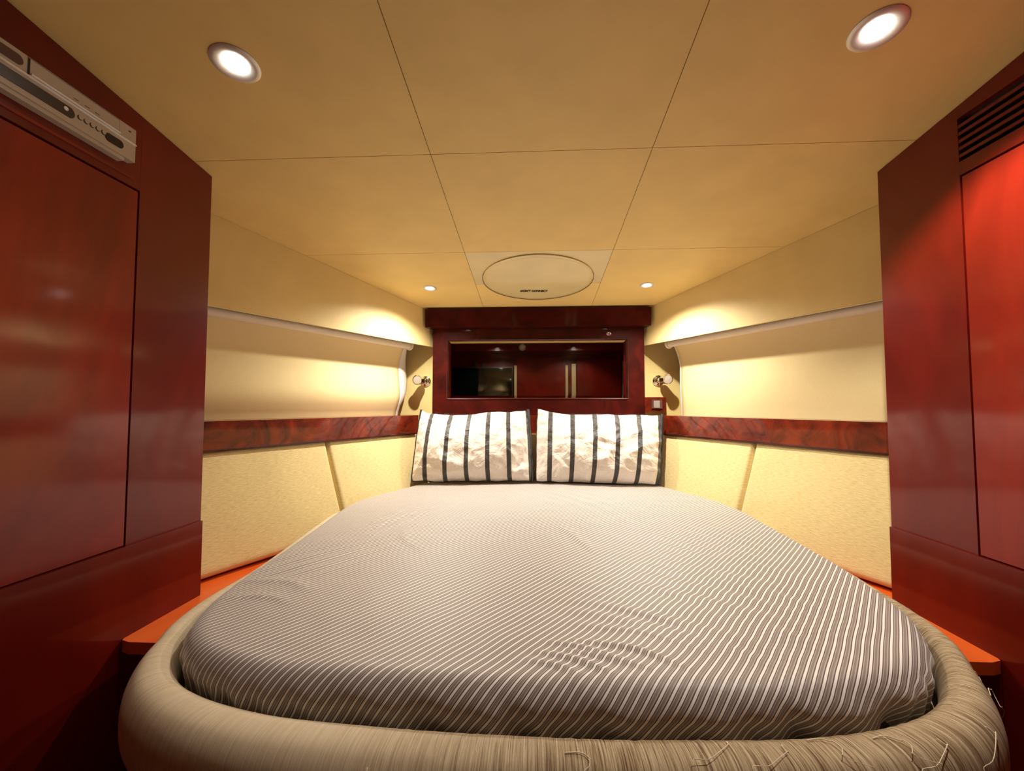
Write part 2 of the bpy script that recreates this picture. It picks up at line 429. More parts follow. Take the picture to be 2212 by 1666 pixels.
kp = lathe('latch_plate', (0.417, yb, 1.621), (0, -1, 0), [(0, 0.014), (0.002, 0.014), (0.003, 0.0125), (0.003, 0.010), (0.0015, 0.0085)], M['chrome'], hb, 28)
kp['label'] = 'small oval metal latch plate'
for v in kp.data.vertices: v.co.z = 1.621+(v.co.z-1.621)*0.62

# ------------------------------------------------------------------ hatch in the ceiling
hs = empty('ceiling_hatch', (0, 2.1, cz(2.1)))
tag(hs, 'round glossy cream hatch cover in the ceiling with small black lettering', 'hatch')
prism('hatch_surround', [(-SX+g, SY2+g, cz(SY2)), (SX-g, SY2+g, cz(SY2)), (SX-g, 2.163, cz(2.163)), (-SX+g, 2.163, cz(2.163))], (0, 0, 0.0055), M['hatch'], hs, 0.001, 1)
hc = Vector((0, 2.10, cz(2.10)))
lid = lathe('hatch_lid', hc, -CEIL_N, [(-0.004, 0.262), (0.003, 0.268), (0.0055, 0.268), (0.0080, 0.263), (0.0088, 0.245), (0.0090, 0.1)], M['hatch'], hs, 96)
lathe('hatch_shadow_ring', hc+Vector((0, 0.0075, -CB*0.0075)), -CEIL_N, [(-0.001, 0.270), (0.0062, 0.270), (0.0062, 0.258), (-0.001, 0.258)], M['seam'], hs, 96, cap=False)  # dark ring, offset so a crescent stands in for shadow at the far edge
def text_mesh(txt, loc, size, rotm, mat, parent, name='lettering', ext=0.0004, sx=1.0, bold=0.0):
    cu = bpy.data.curves.new(name, 'FONT'); cu.body = txt; cu.size = size; cu.extrude = ext; cu.align_x = 'CENTER'; cu.align_y = 'CENTER'
    cu.offset = bold
    ob = bpy.data.objects.new(name, cu); COL.objects.link(ob)
    dg = bpy.context.evaluated_depsgraph_get(); me = bpy.data.meshes.new_from_object(ob.evaluated_get(dg))
    bpy.data.objects.remove(ob)
    me.transform(Matrix.Translation(loc) @ rotm @ Matrix.Diagonal((sx, 1, 1, 1)))
    me.materials.clear()
    o = link(name, me, mat); put(o, parent); return o
# text lies on the lid, upright for someone lying with the head forward
ez = -CEIL_N; ey = Vector((0, 1, -CB)).normalized()*-1; ex = Vector((1, 0, 0))
ey2 = Vector((0, -1, CB)).normalized()
R = Matrix(((1, 0, 0), (0, ey2.y, ez.y), (0, ey2.z, ez.z))).to_4x4()
lp = hc+Vector((-0.018, 0.138, -CB*0.138))+ez*0.0093
text_mesh("DON'T CONNECT", lp, 0.036, Matrix.Rotation(math.radians(3), 4, 'Z') @ R, M['ink'], lid, sx=0.47, bold=0.0024)

# ------------------------------------------------------------------ downlights
def downlight(x, y, rad, label, power, nrm=CEIL_N, blend=0.6, ang=140, z=None, tilt=(0, 0)):
    z = cz(y) if z is None else z
    c = Vector((x, y, z)); ax = -nrm
    e = empty('downlight', c); tag(e, label, 'ceiling light', 'recessed ceiling downlights')
    lathe('bezel_ring', c, ax, [(-0.001, rad), (0.0015, rad), (0.004, rad*0.93), (0.0045, rad*0.80), (0.002, rad*0.62), (0.0008, rad*0.50)], M['bezel'], e, 40, cap=False)
    lathe('lamp_lens', c, ax, [(0.0006, rad*0.53), (0.0030, rad*0.50), (0.0052, rad*0.36), (0.0060, rad*0.15)], M['glow'], e, 32)
    ld = bpy.data.lights.new('downlight_lamp', 'SPOT'); ld.energy = power; ld.color = LAMP_COL
    ld.spot_size = math.radians(ang); ld.spot_blend = blend; ld.shadow_soft_size = 0.012
    lo = bpy.data.objects.new('downlight_lamp', ld); COL.objects.link(lo)
    lo.location = c+ax*0.020
    d = (ax+Vector((tilt[0], tilt[1], 0))).normalized()
    lo.rotation_euler = d.to_track_quat('-Z', 'Y').to_euler()
    put(lo, e)
    return e
downlight(-0.674, 0.892, 0.050, 'round chrome downlight in the ceiling at upper left, over the cabinet', P_NEAR*0.22, blend=0.6, tilt=(0.25, 0.05), ang=125)
downlight(0.671, 0.875, 0.050, 'round chrome downlight in the ceiling at upper right, brightest of the four', P_NEAR*1.25, tilt=(0.12, 0.05), ang=126, blend=0.35)
downlight(-0.557, 2.20, 0.036, 'small round downlight left of the round ceiling hatch', P_FRONT, blend=1.0, ang=150)
downlight(0.550, 2.20, 0.036, 'small round downlight right of the round ceiling hatch', P_FRONT, blend=1.0, ang=150)
# added fill spots behind the camera, brightening the rear wall for the mirror
for x in (-0.55, 0.55):
    ld = bpy.data.lights.new('rear_fill_lamp', 'SPOT'); ld.energy = P_REAR; ld.color = LAMP_COL
    ld.spot_size = math.radians(90); ld.spot_blend = 0.5; ld.shadow_soft_size = 0.03
    lo = bpy.data.objects.new('rear_fill_lamp', ld); COL.objects.link(lo); lo.location = (x, -0.45, CA-0.03)
    lo.rotation_euler = Vector((0, -0.8, -1)).to_track_quat('-Z', 'Y').to_euler()

# ------------------------------------------------------------------ roller blinds
def blind(s, label):
    e = empty('roller_blind', (s*1.0, 1.9, 1.146)); tag(e, label, 'blind')
    off = 0.066
    nv = Vector((s*1, 0.483, 0)).normalized()
    def base(y, o): 
        p = Vector((s*valance_x(y), y, 0))+nv*o; return p
    dirv = Vector((-s*0.483, 1, 0)).normalized()
    ya, yz = (1.275 if s < 0 else 1.34), 2.465
    pa, pz = base(ya, off), base(yz, off)
    rc = 1.553
    tube('roller_tube', [pa+Vector((0, 0, rc)), pz+Vector((0, 0, rc))], 0.021, M['white_vinyl'], e, 24)
    lathe('end_bracket', pz+Vector((0, 0, rc)), dirv, [(0.0, 0.026), (0.004, 0.028), (0.012, 0.028), (0.016, 0.024)], M['white_vinyl'], e, 28)
    # fabric, curved profile
    prof = ([(1.553, 0.088), (1.50, 0.118), (1.44, 0.137), (1.38, 0.136), (1.32, 0.129), (1.27, 0.125), (1.23, 0.130), (1.19, 0.143), (1.165, 0.152), (1.125, 0.162)] if s < 0 else
            [(1.553, 0.088), (1.50, 0.118), (1.44, 0.138), (1.38, 0.140), (1.32, 0.139), (1.27, 0.139), (1.23, 0.140), (1.19, 0.142), (1.165, 0.143), (1.125, 0.144)])
    pr = catmull([Vector((a, b_, 0)) for a, b_ in prof], 4)
    ny = 40; vs_ = []; fs = []
    L = (pz-pa).length
    for j in range(ny+1):
        t = j/ny; y = ya+(yz-0.004-ya)*t
        for (q) in pr:
            wob = 0.002*noise.noise(Vector((y*2.2, q.x*6, s*3.0)))
            p = base(y, q.y+wob); vs_.append((p.x, p.y, q.x))
    m_ = len(pr)
    for j in range(ny):
        for i in range(m_-1):
            a = j*m_+i; fs.append((a, a+1, a+m_+1, a+m_))
    o = pydata('blind_fabric', vs_, fs, M['blind'], None, True); put(o, e)
    md = o.modifiers.new('thick', 'SOLIDIFY'); md.thickness = 0.0012; md.offset = 0
    # white edge hem turning away from the fabric end
    vs_ = []; fs = []
    wid = 0.11 if s < 0 else 0.018
    for q in pr:
        tt = (1.553-q.x)/0.404
        wv = wid*(0.30+0.9*math.sin(PI*min(1, tt*1.15))**1.0) if s < 0 else wid*(0.6+0.4*math.sin(PI*tt))
        for k in range(5):
            u = k/4
            p = base(yz-0.004, q.y)+dirv*(wv*u*0.9)+nv*(0.35*wv*u*u)
            vs_.append((p.x, p.y, q.x))
    for i in range(m_-1):
        for k in range(4):
            a = i*5+k; fs.append((a, a+1, a+6, a+5))
    o = pydata('edge_hem', vs_, fs, M['hem'], None, True); put(o, e)
    md = o.modifiers.new('thick', 'SOLIDIFY'); md.thickness = 0.001; md.offset = 0
blind(-1, 'cream roller blind pulled down on the left side, white edge curling out')
blind(1, 'cream roller blind pulled down on the right side, hanging straight')

# ------------------------------------------------------------------ reading lamps and switch
def reading_lamp(s, bxx, hx, hz, label):
    c = Vector((bxx, 2.66, 1.352)); e = empty('reading_lamp', c); tag(e, label, 'wall lamp')
    lathe('wall_plate', c, (0, -1, 0), [(-0.001, 0.032), (0.004, 0.033), (0.008, 0.031), (0.010, 0.026), (0.016, 0.024), (0.018, 0.019), (0.024, 0.017), (0.025, 0.009)], M['chrome'], e, 40)
    h = Vector((hx, 2.555, hz)); j = c+Vector((s*0.004, -0.030, 0.001))
    tube('swivel_joint', [c+Vector((0, -0.02, 0)), j, j+(h-j)*0.3], 0.010, M['chrome'], e, 16)
    ax = (Vector((hx, 2.555, hz))-j).normalized()
    tip = Vector((s*0.25, -1, 0.02)).normalized()
    o = h-tip*0.060
    hd = lathe('lamp_head', o, tip, [(0.0, 0.014), (0.002, 0.021), (0.010, 0.024), (0.055, 0.0255), (0.060, 0.0290), (0.068, 0.0295), (0.070, 0.0280), (0.069, 0.0255), (0.064, 0.0245)], M['chrome'], e, 40)
    lathe('lamp_lens', o+tip*0.064, tip, [(0, 0.0250), (0.003, 0.0240), (0.0045, 0.016), (0.005, 0.005)], M['lens'], hd, 32)
reading_lamp(-1, -0.688, -0.712, 1.354, 'unlit chrome reading lamp left of the headboard cabinet')
reading_lamp(1, 0.725, 0.752, 1.354, 'unlit chrome reading lamp right of the headboard cabinet above the switch')
sw = empty('light_switch', (0.69, 2.66, 1.2))
tag(sw, 'square dark wooden switch plate with chrome rocker beside the headboard cabinet', 'light switch')
box('switch_plate', (0.640, 2.638, 1.168), (0.764, 2.659, 1.252), M['burl'], sw, 0.006, 3)
rf = box('rocker_frame', (0.680, 2.630, 1.184), (0.742, 2.640, 1.236), M['satin'], sw, 0.003)
box('rocker', (0.691, 2.625, 1.189), (0.726, 2.634, 1.231), M['lens'], rf, 0.003)

# ------------------------------------------------------------------ side cabinets
def louvre_open(bm_, *a): pass
def wardrobe(s, yc, zdt, zdb, ydoor, label):
    """s side, yc front corner y, door top/bottom, door front edge y"""
    X0 = 1.015; e = empty('wardrobe', (s*1.2, 0.7, 0)); tag(e, label, 'wardrobe')
    ty = 0.02
    # carcass: sides, cut for door recess -> modelled as face panels around the door
    def pl(name, y0, y1, z0, z1, x_in, x_out, mat, bev=0.002, seg=2, top_slope=False):
        za, zb = (z1, z1) if not top_slope else (cz(y0)-0.0015, cz(y1)-0.0015)
        pts = [(s*x_in, y0, z0), (s*x_in, y1, z0), (s*x_in, y1, zb), (s*x_in, y0, za)]
        return prism(name, pts, (s*(x_out-x_in), 0, 0), mat, e, bev, seg)
    Xo = 1.49
    # core behind
    pts = [(s*(X0+0.02), ty, 0.01), (s*(X0+0.02), yc-0.02, 0.01), (s*(X0+0.02), yc-0.02, cz(yc)-0.003), (s*(X0+0.02), ty, cz(ty)-0.003)]
    prism('carcass', pts, (s*(Xo-X0-0.02), 0, 0), M['wood'], e)
    # corner post, full height upper, rounded edge
    pl('corner_stile', ydoor+0.003, yc, zdb-0.003, 0, X0, X0+0.055, M['wood'], 0.010, 4, True)
    return e, pl
# left
e, pl = wardrobe(-1, 1.269, 1.740, 0.857, 1.026, 'dark mahogany wardrobe on the left with flush door')
ET = e
pl('top_rail', 0.02, 1.0285, 1.744, 0, 1.015, 1.05, M['wood'], 0.002, 2, True)
pl('door', 0.02, 1.025, 0.861, 1.739, 1.0165, 1.045, M['wood_door'], 0.004, 3)
pl('lower_panel', 0.02, 1.268, 0.01, 0.858, 1.008, 1.05, M['wood'], 0.012, 4)
pl('thin_moulding', 0.02, 1.010, 1.762, 1.768, 1.0115, 1.02, M['wood_door'], 0.002, 2)
# right
e, pl = wardrobe(1, 1.333, 1.755, 0.850, 1.083, 'red mahogany wardrobe on the right with louvred vent above its door')
pl('door', 0.02, 1.082, 0.854, 1.754, 1.0165, 1.045, M['wood_door'], 0.004, 3)
pl('lower_panel', 0.02, 1.332, 0.01, 0.851, 1.008, 1.05, M['wood'], 0.012, 4)
pl('top_rail', 0.02, 1.0865, 1.900, 0, 1.015, 1.05, M['wood'], 0.002, 2, True)
pl('vent_rail', 0.02, 1.0865, 1.759, 1.792, 1.015, 1.05, M['wood'], 0.002, 2)
VENT = [1.792, 1.900]
pl('vent_backing', 0.02, 1.0865, 1.792, 1.900, 1.034, 1.05, M['black'], 0)
nsl = 5
for i in range(nsl):
    zc = 1.792+0.108*(i+0.95)/(nsl+0.9)
    # tilted slat: lower outer edge, upper inner edge
    pts = [(1.0155, 0.02, zc-0.0075), (1.0155, 0.02, zc+0.0005), (1.032, 0.02, zc+0.0075), (1.032, 0.02, zc-0.0005)]
    prism('slat', pts, (0, 1.0655, 0), M['wood'], e, 0.0012, 2)

# stereo unit on the left wardrobe
su = empty('stereo_unit', (-1.0, 0.8, 1.83))
tag(su, 'pale plastic stereo unit with dark slot and row of small buttons on left wardrobe', 'stereo')
XS = 1.015
def sbox(name, y0, y1, z0, z1, p0, p1, mat, bev=0.002, seg=2):
    lo = (-XS+p0, y0, z0); hi = (-XS+p1, y1, z1)
    return box(name, lo, hi, mat, su, bev, seg)
Y0 = 0.52; Y1 = 0.992
sbox('housing', Y0, Y1, 1.795, 1.876, -0.002, 0.020, M['white_plastic'], 0.003)
sbox('base_lip', Y0, Y1-0.025, 1.786, 1.797, -0.002, 0.017, M['white_plastic'], 0.002)
sbox('flap_groove', 0.7625, Y1-0.0425, 1.8395, 1.8745, 0.019, 0.0206, M['dark_slot'], 0)
sbox('flap', 0.765, Y1-0.045, 1.842, 1.872, 0.019, 0.0225, M['white_plastic'], 0.001)
sbox('ridge', Y0, Y1-0.001, 1.8355, 1.8385, 0.019, 0.024, M['hem'], 0.001)
sbox('ridge', 0.765, Y1-0.045, 1.8400, 1.8430, 0.019, 0.027, M['hem'], 0.001)
def pill(name, yc_, zc_, hy, hz, p0, p1, mat, nn=24, pr=None):
    pts = []
    for i in range(nn):
        a = 2*PI*i/nn; c, s_ = math.cos(a), math.sin(a)
        pts.append((-XS+p0, yc_+(hy-hz)*(1 if c > 0 else -1)+hz*c, zc_+hz*s_))
    return prism(name, pts, (p1-p0, 0, 0), mat, su, 0.0006, 1)
pill('slot', 0.70, 1.8175, 0.150, 0.0115, 0.018, 0.0215, M['dark_slot'])
pill('dial_recess', 0.715, 1.857, 0.040, 0.010, 0.018, 0.0212, M['oval'])
pill('display_window', 0.938, 1.8175, 0.022, 0.0095, 0.018, 0.0218, M['black'])
pill('indicator', 0.832, 1.8205, 0.0045, 0.004, 0.021, 0.0225, M['hem'])
for i in range(5):
    pill('button', 0.862+0.0128*i, 1.8215, 0.0046, 0.0044, 0.019, 0.0218, M['white_plastic'], 14)
    pill('button_ring', 0.862+0.0128*i-0.0008, 1.8205, 0.0054, 0.0052, 0.0185, 0.0205, M['dark_slot'], 14)
sbox('mark', 0.972, 0.978, 1.862, 1.865, 0.019, 0.0205, M['dark_slot'], 0)
for y in (0.845, 0.868, 0.890):
    sbox('mark', y, y+0.010, 1.852, 1.8535, 0.022, 0.0228, M['dark_slot'], 0)

# ------------------------------------------------------------------ ledges beside the bed
for s, yf, lab in ((-1, 1.012, 'orange-brown wooden ledge left of the bed foot'), (1, 1.030, 'orange-brown wooden ledge right of the bed foot')):
    e = empty('bed_ledge', (s*0.9, 1.4, 0)); tag(e, lab, 'ledge')
    xw = 1.0145
    pts = [(s*0.825, yf, 0.612), (s*(xw-0.035), yf, 0.612), (s*(xw-0.010), yf+0.008, 0.612), (s*xw, yf+0.03, 0.612), (s*xw, 1.272 if s < 0 else 1.336, 0.612), (s*1.14, 1.272 if s < 0 else 1.336, 0.612), (s*1.00, 1.95, 0.612), (s*0.868, 1.95, 0.612), (s*0.868, 1.62, 0.612), (s*0.840, 1.25, 0.612)]
    prism('ledge_top', pts, (0, 0, 0.028), M['ledge'], e, 0.010, 4)
    box('fascia', (min(s*0.83, s*1.006), yf+0.008, 0.50), (max(s*0.83, s*1.006), yf+0.03, 0.6125), M['wood'], e, 0.003)
    box('support', (min(s*0.83, s*1.006), yf+0.045, 0.0), (max(s*0.83, s*1.006), yf+0.07, 0.52), M['burl_dark'], e)

# ------------------------------------------------------------------ bed outline
HALF = [(0.0, .640), (.15, .643), (.30, .652), (.42, .668), (.52, .694), (.60, .733), (.66, .79), (.705, .86), (.738, .94), (.762, 1.06),
        (.780, 1.24), (.798, 1.45), (.816, 1.65), (.828, 1.82), (.812, 1.97), (.755, 2.12), (.70, 2.24), (.64, 2.36), (.56, 2.42), (.40, 2.445), (.2, 2.45), (0, 2.45)]
def shift(y):
    for (a, u), (b_, v) in zip(((0, -.010), (.765, -.010), (.93, .008), (1.24, .022), (1.9, 0), (9, 0)), ((.765, -.010), (.93, .008), (1.24, .022), (1.9, 0), (9, 0))):
        if y <= b_: return u+(v-u)*(y-a)/(b_-a)
    return 0
right = [(x+shift(y), y) for x, y in HALF]; left = [(-x+shift(y), y) for x, y in HALF]
loop = right+list(reversed(left))[1:-1]
dense = catmull([Vector((x, y, 0)) for x, y in loop], 14, True)
# resample evenly
def resample(P, n, closed=True):
    Q = P+[P[0]] if closed else P
    L = [0]
    for a, b_ in zip(Q, Q[1:]): L.append(L[-1]+(b_-a).length)
    out = []; k = 0
    for i in range(n):
        t = L[-1]*i/(n if closed else n-1)
        while k < len(L)-2 and L[k+1] < t: k += 1
        f = (t-L[k])/max(1e-9, L[k+1]-L[k]); out.append(Q[k].lerp(Q[k+1], min(1, f)))
    return out, L[-1]
NB = 620
B, LB = resample(dense, NB)
def normals(P):
    n = len(P); out = []
    for i in range(n):
        t = (P[(i+3) % n]-P[(i-3) % n]).normalized(); out.append(Vector((t.y, -t.x, 0)))
    return out
NRM = normals(B)
if (B[0]+NRM[0]-Vector((0, 1.4, 0))).length < (B[0]-Vector((0, 1.4, 0))).length: NRM = [-v for v in NRM]

# ------------------------------------------------------------------ mattress with fitted sheet
mt = empty('mattress', (0.02, 1.4, 0.62))
tag(mt, 'rounded island mattress under a fitted sheet with fine white, brown and grey stripes', 'mattress')
C0 = Vector((0.03, 1.45, 0))
def top_z(x, y):
    # crowned centre, slight sag at foot edge
    u = (x-0.02)/0.80; v = (y-1.45)/1.0
    return 0.802-0.020*min(1, u*u)-0.012*max(0, -v)**3-0.010*max(0, v)**2
def ridge(x, y, cx, cy, ang, lx, ly, n_, amp, curve=0.0, ph=0.0):
    dx, dy = x-cx, y-cy; c, s_ = math.cos(ang), math.sin(ang)
    u = dx*c+dy*s_; v = -dx*s_+dy*c+curve*u*u
    w_ = math.exp(-(u/lx)**2-(v/ly)**2)
    if w_ < 0.01: return 0.0
    ss = math.sin(v*n_+ph)
    return amp*w_*(abs(ss)**0.7*2-1 if False else ss)
CREASES = [  # hand-placed soft folds on the sheet: points, width, height
    ([(0.03, .77), (0.125, .755), (0.17, .735), (0.215, .70)], .007, .0050),
    ([(0.0, .762), (0.045, .752), (0.085, .735), (0.16, .695)], .006, .0048),
    ([(-0.02, .735), (0.055, .71), (0.10, .68)], .006, .0046),
    ([(0.015, .745), (0.09, .722), (0.125, .705)], .005, .0034),
    ([(0.06, .82), (0.18, .80), (0.27, .745)], .010, .0030),
    ([(-0.035, .71), (0.02, .695), (0.065, .66)], .006, .0038),
    ([(0.245, .83), (0.30, .785), (0.34, .725)], .011, .0026),
    ([(0.33, .95), (0.40, .87), (0.45, .78)], .013, .0024),
    ([(0.42, 1.10), (0.50, 1.00), (0.56, .88)], .013, .0022),
    ([(0.15, 1.02), (0.30, .95), (0.38, .86)], .014, .0020),
    ([(0.06, 1.47), (0.10, 1.36), (0.15, 1.20)], .014, .0040),
    ([(-0.70, .93), (-0.60, .93), (-0.53, .90)], .010, .0030),
    ([(-0.72, 1.02), (-0.60, 1.01), (-0.52, .96)], .011, .0030),
    ([(-0.45, 1.42), (-0.40, 1.30), (-0.30, 1.18)], .014, .0028)]
CR = [([Vector((p[0], p[1], 0)) for p in catmull([Vector((a, b_, 0)) for a, b_ in pts], 6)], wd, am) for pts, wd, am in CREASES]
CBOX = [(min(p.x for p in P)-.05, max(p.x for p in P)+.05, min(p.y for p in P)-.05, max(p.y for p in P)+.05) for P, _, _ in CR]
def creases(x, y):
    h = 0.0
    for (P, wd, am), (x0, x1, y0, y1) in zip(CR, CBOX):
        if not (x0 < x < x1 and y0 < y < y1): continue
        best = 9; bt = 0; n_ = len(P)-1; side_ = 0
        for k in range(n_):
            a = P[k]; b_ = P[k+1]; dx, dy = b_.x-a.x, b_.y-a.y
            t = max(0, min(1, ((x-a.x)*dx+(y-a.y)*dy)/(dx*dx+dy*dy)))
            ex_, ey_ = x-a.x-dx*t, y-a.y-dy*t; d = ex_*ex_+ey_*ey_
            if d < best: best = d; bt = (k+t)/n_; side_ = 1 if dx*ey_-dy*ex_ > 0 else -1
        d = math.sqrt(best); w_ = wd*(0.7 if side_ < 0 else 1.5)     # steeper towards the foot
        h += am*math.exp(-(d/w_)**2)*math.sin(PI*min(1, max(0, bt*0.92+0.04)))**0.7
    return h
def wrinkle(x, y):
    h = 0.0025*noise.noise(Vector((x*5, y*5, 0)))+0.0010*noise.noise(Vector((x*15, y*15, 3)))
    h += creases(x, y)
    h += ridge(x, y, 0.20, 0.86, math.radians(-25), 0.15, 0.07, 2*PI/0.045, 0.0016, 0.6)
    h += ridge(x, y, 0.38, 0.98, math.radians(-32), 0.22, 0.20, 2*PI/0.060, 0.0013, 0.3, 1.0)
    h += ridge(x, y, 0.45, 1.35, math.radians(-50), 0.20, 0.22, 2*PI/0.06, 0.0012)
    h += ridge(x, y, 0.12, 1.95, math.radians(-55), 0.35, 0.12, 2*PI/0.07, 0.0016, 0.5)
    h += ridge(x, y, -0.58, 1.15, math.radians(50), 0.14, 0.09, 2*PI/0.050, 0.0016)
    h += ridge(x, y, -0.50, 1.60, math.radians(70), 0.20, 0.10, 2*PI/0.055, 0.0016)
    return h
RS = 0.040                                          # edge rounding
rings = []                                          # list of (scale or None, off, drop, arc)
NS = 150
prof = []
for k in range(1, NS+1): prof.append(('s', (k/NS)))
side = []
arcn = 12
for k in range(1, arcn+1):
    a = (PI/2)*k/arcn; side.append((RS*math.sin(a)-RS, RS*(1-math.cos(a)), RS*a))
for k in range(1, 11):
    side.append((0.0-0.020*k/10, RS+0.072*k/10, RS*PI/2+0.072*k/10))
vs_ = []; uvs = []; fs = []
SA = math.radians(38.5)                               # stripe heading, clockwise from +Y
def stripe_uv(p):
    wob = 0.0016*noise.noise(Vector((p.x*9, p.y*9, 7)))
    return (p.x*math.cos(SA)-p.y*math.sin(SA)+wob, p.x*math.sin(SA)+p.y*math.cos(SA))
vs_.append((C0.x, C0.y, top_z(C0.x, C0.y)+wrinkle(C0.x, C0.y))); uvs.append(stripe_uv(C0))
inner = [B[i]-NRM[i]*RS for i in range(NB)]
for k in range(1, NS+1):
    for i in range(NB):
        p = C0.lerp(inner[i], k/NS); vs_.append((p.x, p.y, top_z(p.x, p.y)+wrinkle(p.x, p.y))); uvs.append(stripe_uv(p))
def fold(i, d):
    """outward displacement of the side; gathers grow towards the hem, strongest at the right front corner"""
    p = B[i]; s_ = LB*i/NB
    g1 = math.exp(-((p.x-0.63)/0.16)**2-((p.y-0.78)/0.14)**2)
    g2 = math.exp(-((p.x+0.60)/0.16)**2-((p.y-0.80)/0.12)**2)
    gf = math.exp(-((p.y-0.66)/0.06)**2)
    t = min(1, max(0, (d-0.030)/0.07))
    return t*(0.007*g1*math.sin(s_*2*PI/0.060+1.5*math.sin(s_*31))+0.007*g2*math.sin(s_*2*PI/0.05)
              + 0.013*gf*noise.noise(Vector((s_*11-d*5, s_*2, 2.0)))*1.3+0.004*gf*math.sin(s_*2*PI/0.085-d*45+1.6*math.sin(s_*17)))
for (o_, dz, arc) in side:
    for i in range(NB):
        q = inner[i]; zq = top_z(q.x, q.y)+wrinkle(q.x, q.y)*max(0, 1-arc/0.05)
        f_ = fold(i, arc)
        p = B[i]+NRM[i]*(o_+f_)
        vs_.append((p.x, p.y, zq-dz))
        up = q+NRM[i]*arc; u_, v_ = stripe_uv(up); uvs.append((u_+0.12*f_, v_))
for i in range(NB): fs.append((0, 1+i, 1+(i+1) % NB))
tot = NS+len(side)
for k in range(tot-1):
    a = 1+k*NB; b_ = a+NB
    for i in range(NB):
        j = (i+1) % NB; fs.append((a+i, b_+i, b_+j, a+j))
o = pydata('fitted_sheet', vs_, fs, M['sheet'], None, True, uvs); put(o, mt)
o['label'] = 'finely striped fitted sheet, wrinkled and gathered at the foot'
# core under the sheet
core = [b_-n_*0.020 for b_, n_ in zip(B[::6], NRM[::6])]
prism('mattress_core', [(p.x, p.y, 0.646) for p in core], (0, 0, 0.110), M['core'], mt)

# ------------------------------------------------------------------ bed base and frayed padded rim
bd = empty('bed', (0.02, 1.4, 0)); tag(bd, 'island bed base with thick beige frayed padded rim around the mattress', 'bed')
# open path of the rim from left wall round the foot to the right wall
idx = [i for i in range(NB)]
order = sorted(idx, key=lambda i: 0)
# rotate so that path starts at back centre
start = max(range(NB), key=lambda i: B[i].y-abs(B[i].x)*0.01)
seq = [(start+k) % NB for k in range(NB)]
path = [i for i in seq if B[i].y < 1.85]
if B[path[0]].x > 0: path.reverse()
cross = []
RW, RH = 0.052, 0.062                              # half width, half height of the roll
for k in range(28):
    a = math.radians(-200+k*(330/27))              # from inside low over the top to outside low
cross = []
nc = 30
for k in range(nc+1):
    a = PI*1.15-(PI*1.45)*k/nc                      # 207deg -> -54deg
    c, s_ = math.cos(a), math.sin(a)
    ex_ = 0.80
    cross.append((RW*math.copysign(abs(c)**ex_, c), RH*math.copysign(abs(s_)**ex_, s_)))
cross.append((RW*0.25, -RH*1.15)); 
ZR = 0.694
vs_ = []; uvs = []; fs = []; wear = []
arc = [0]
for a_, b_ in zip(cross, cross[1:]): arc.append(arc[-1]+math.hypot(b_[0]-a_[0], b_[1]-a_[1]))
ds = LB/NB
for jj, i in enumerate(path):
    p = B[i]; n_ = NRM[i]
    wr = 0.15+0.85*max(0.0, min(1.0, (p.x+0.30)/0.35)) if p.y < 1.15 else 0.15+0.4*(p.x > 0)
    for k, (cx, cz_) in enumerate(cross):
        rr = 1+0.03*noise.noise(Vector((jj*0.05, k*0.15, 0)))+wr*0.02*noise.noise(Vector((jj*0.9, k*0.2, 5)))
        rw = 0.55+0.39*max(0.0, min(1.0, (0.84-p.y)/0.18))
        q = p+n_*((RW+cx*rr)*rw+0.004)
        vs_.append((q.x, q.y, ZR-0.012*max(0.0, min(1.0, (p.y-0.88)/0.3))+cz_*rr)); uvs.append((jj*ds, arc[k])); wear.append(wr)
nk = len(cross)
for jj in range(len(path)-1):
    for k in range(nk-1):
        a = jj*nk+k; fs.append((a, a+nk, a+nk+1, a+1))
o = pydata('padded_rim', vs_, fs, M['rim'], None, True, uvs); put(o, bd)
at_ = o.data.attributes.new('wear', 'FLOAT', 'POINT'); at_.data.foreach_set('value', wear)
o['label'] = 'beige padded rim with frayed cords'
# loose threads
def on_rim(jj, k, lift=0.0):
    i = path[jj]; cx, cz_ = cross[k]; L_ = math.hypot(cx, cz_)
    rw = 0.55+0.39*max(0.0, min(1.0, (0.84-B[i].y)/0.18))
    q = B[i]+NRM[i]*((RW+cx)*rw+0.004+cx*lift/L_); return Vector((q.x, q.y, ZR+cz_*(1+lift/L_)))
NPth = len(path)
def at_x(x, yl=1.2):
    c = [j for j in range(NPth) if B[path[j]].y < yl]
    return min(c, key=lambda j: abs(B[path[j]].x-x))
rnd = random.Random(3)
for (x, k0, ln, fl) in ((0.23, 12, 0.03, 0.010), (0.30, 13, 0.035, 0.012), (0.34, 12, 0.03, 0.012), (0.42, 13, 0.03, 0.012), (0.50, 15, 0.03, 0.012), (0.58, 17, 0.03, 0.010),
                        (0.02, 14, 0.03, 0.006), (0.66, 19, 0.03, 0.018), (0.715, 21, 0.03, 0.022), (-0.22, 18, 0.03, 0.012)):
    j = at_x(x); pts = []
    dj = rnd.choice((-1, 1))
    for t in range(9):
        u = t/8
        kk = k0+u*5
        jx = j+int(dj*6*u+2*math.sin(u*6))
        a_ = on_rim(min(NPth-1, max(0, jx)), int(kk), 0.001+fl*u*u+0.003*math.sin(u*PI))
        pts.append(a_+Vector((0.002*math.sin(u*7+x*9), 0, -0.004*u)))
    tube('loose_thread', catmull(pts, 3), 0.0008, M['thread'], bd, 6, lambda t: 1-0.6*t)
# base below the rim
base_in = [B[i]+NRM[i]*0.035 for i in range(0, NB, 5)]
base_in = [Vector((p.x, min(p.y, 2.3), 0)) for p in base_in]
prism('base', [(p.x, p.y, 0.0) for p in base_in], (0, 0, 0.645), M['rim'], bd)
bpy.data.objects['base'].data.attributes.new('wear', 'FLOAT', 'POINT')

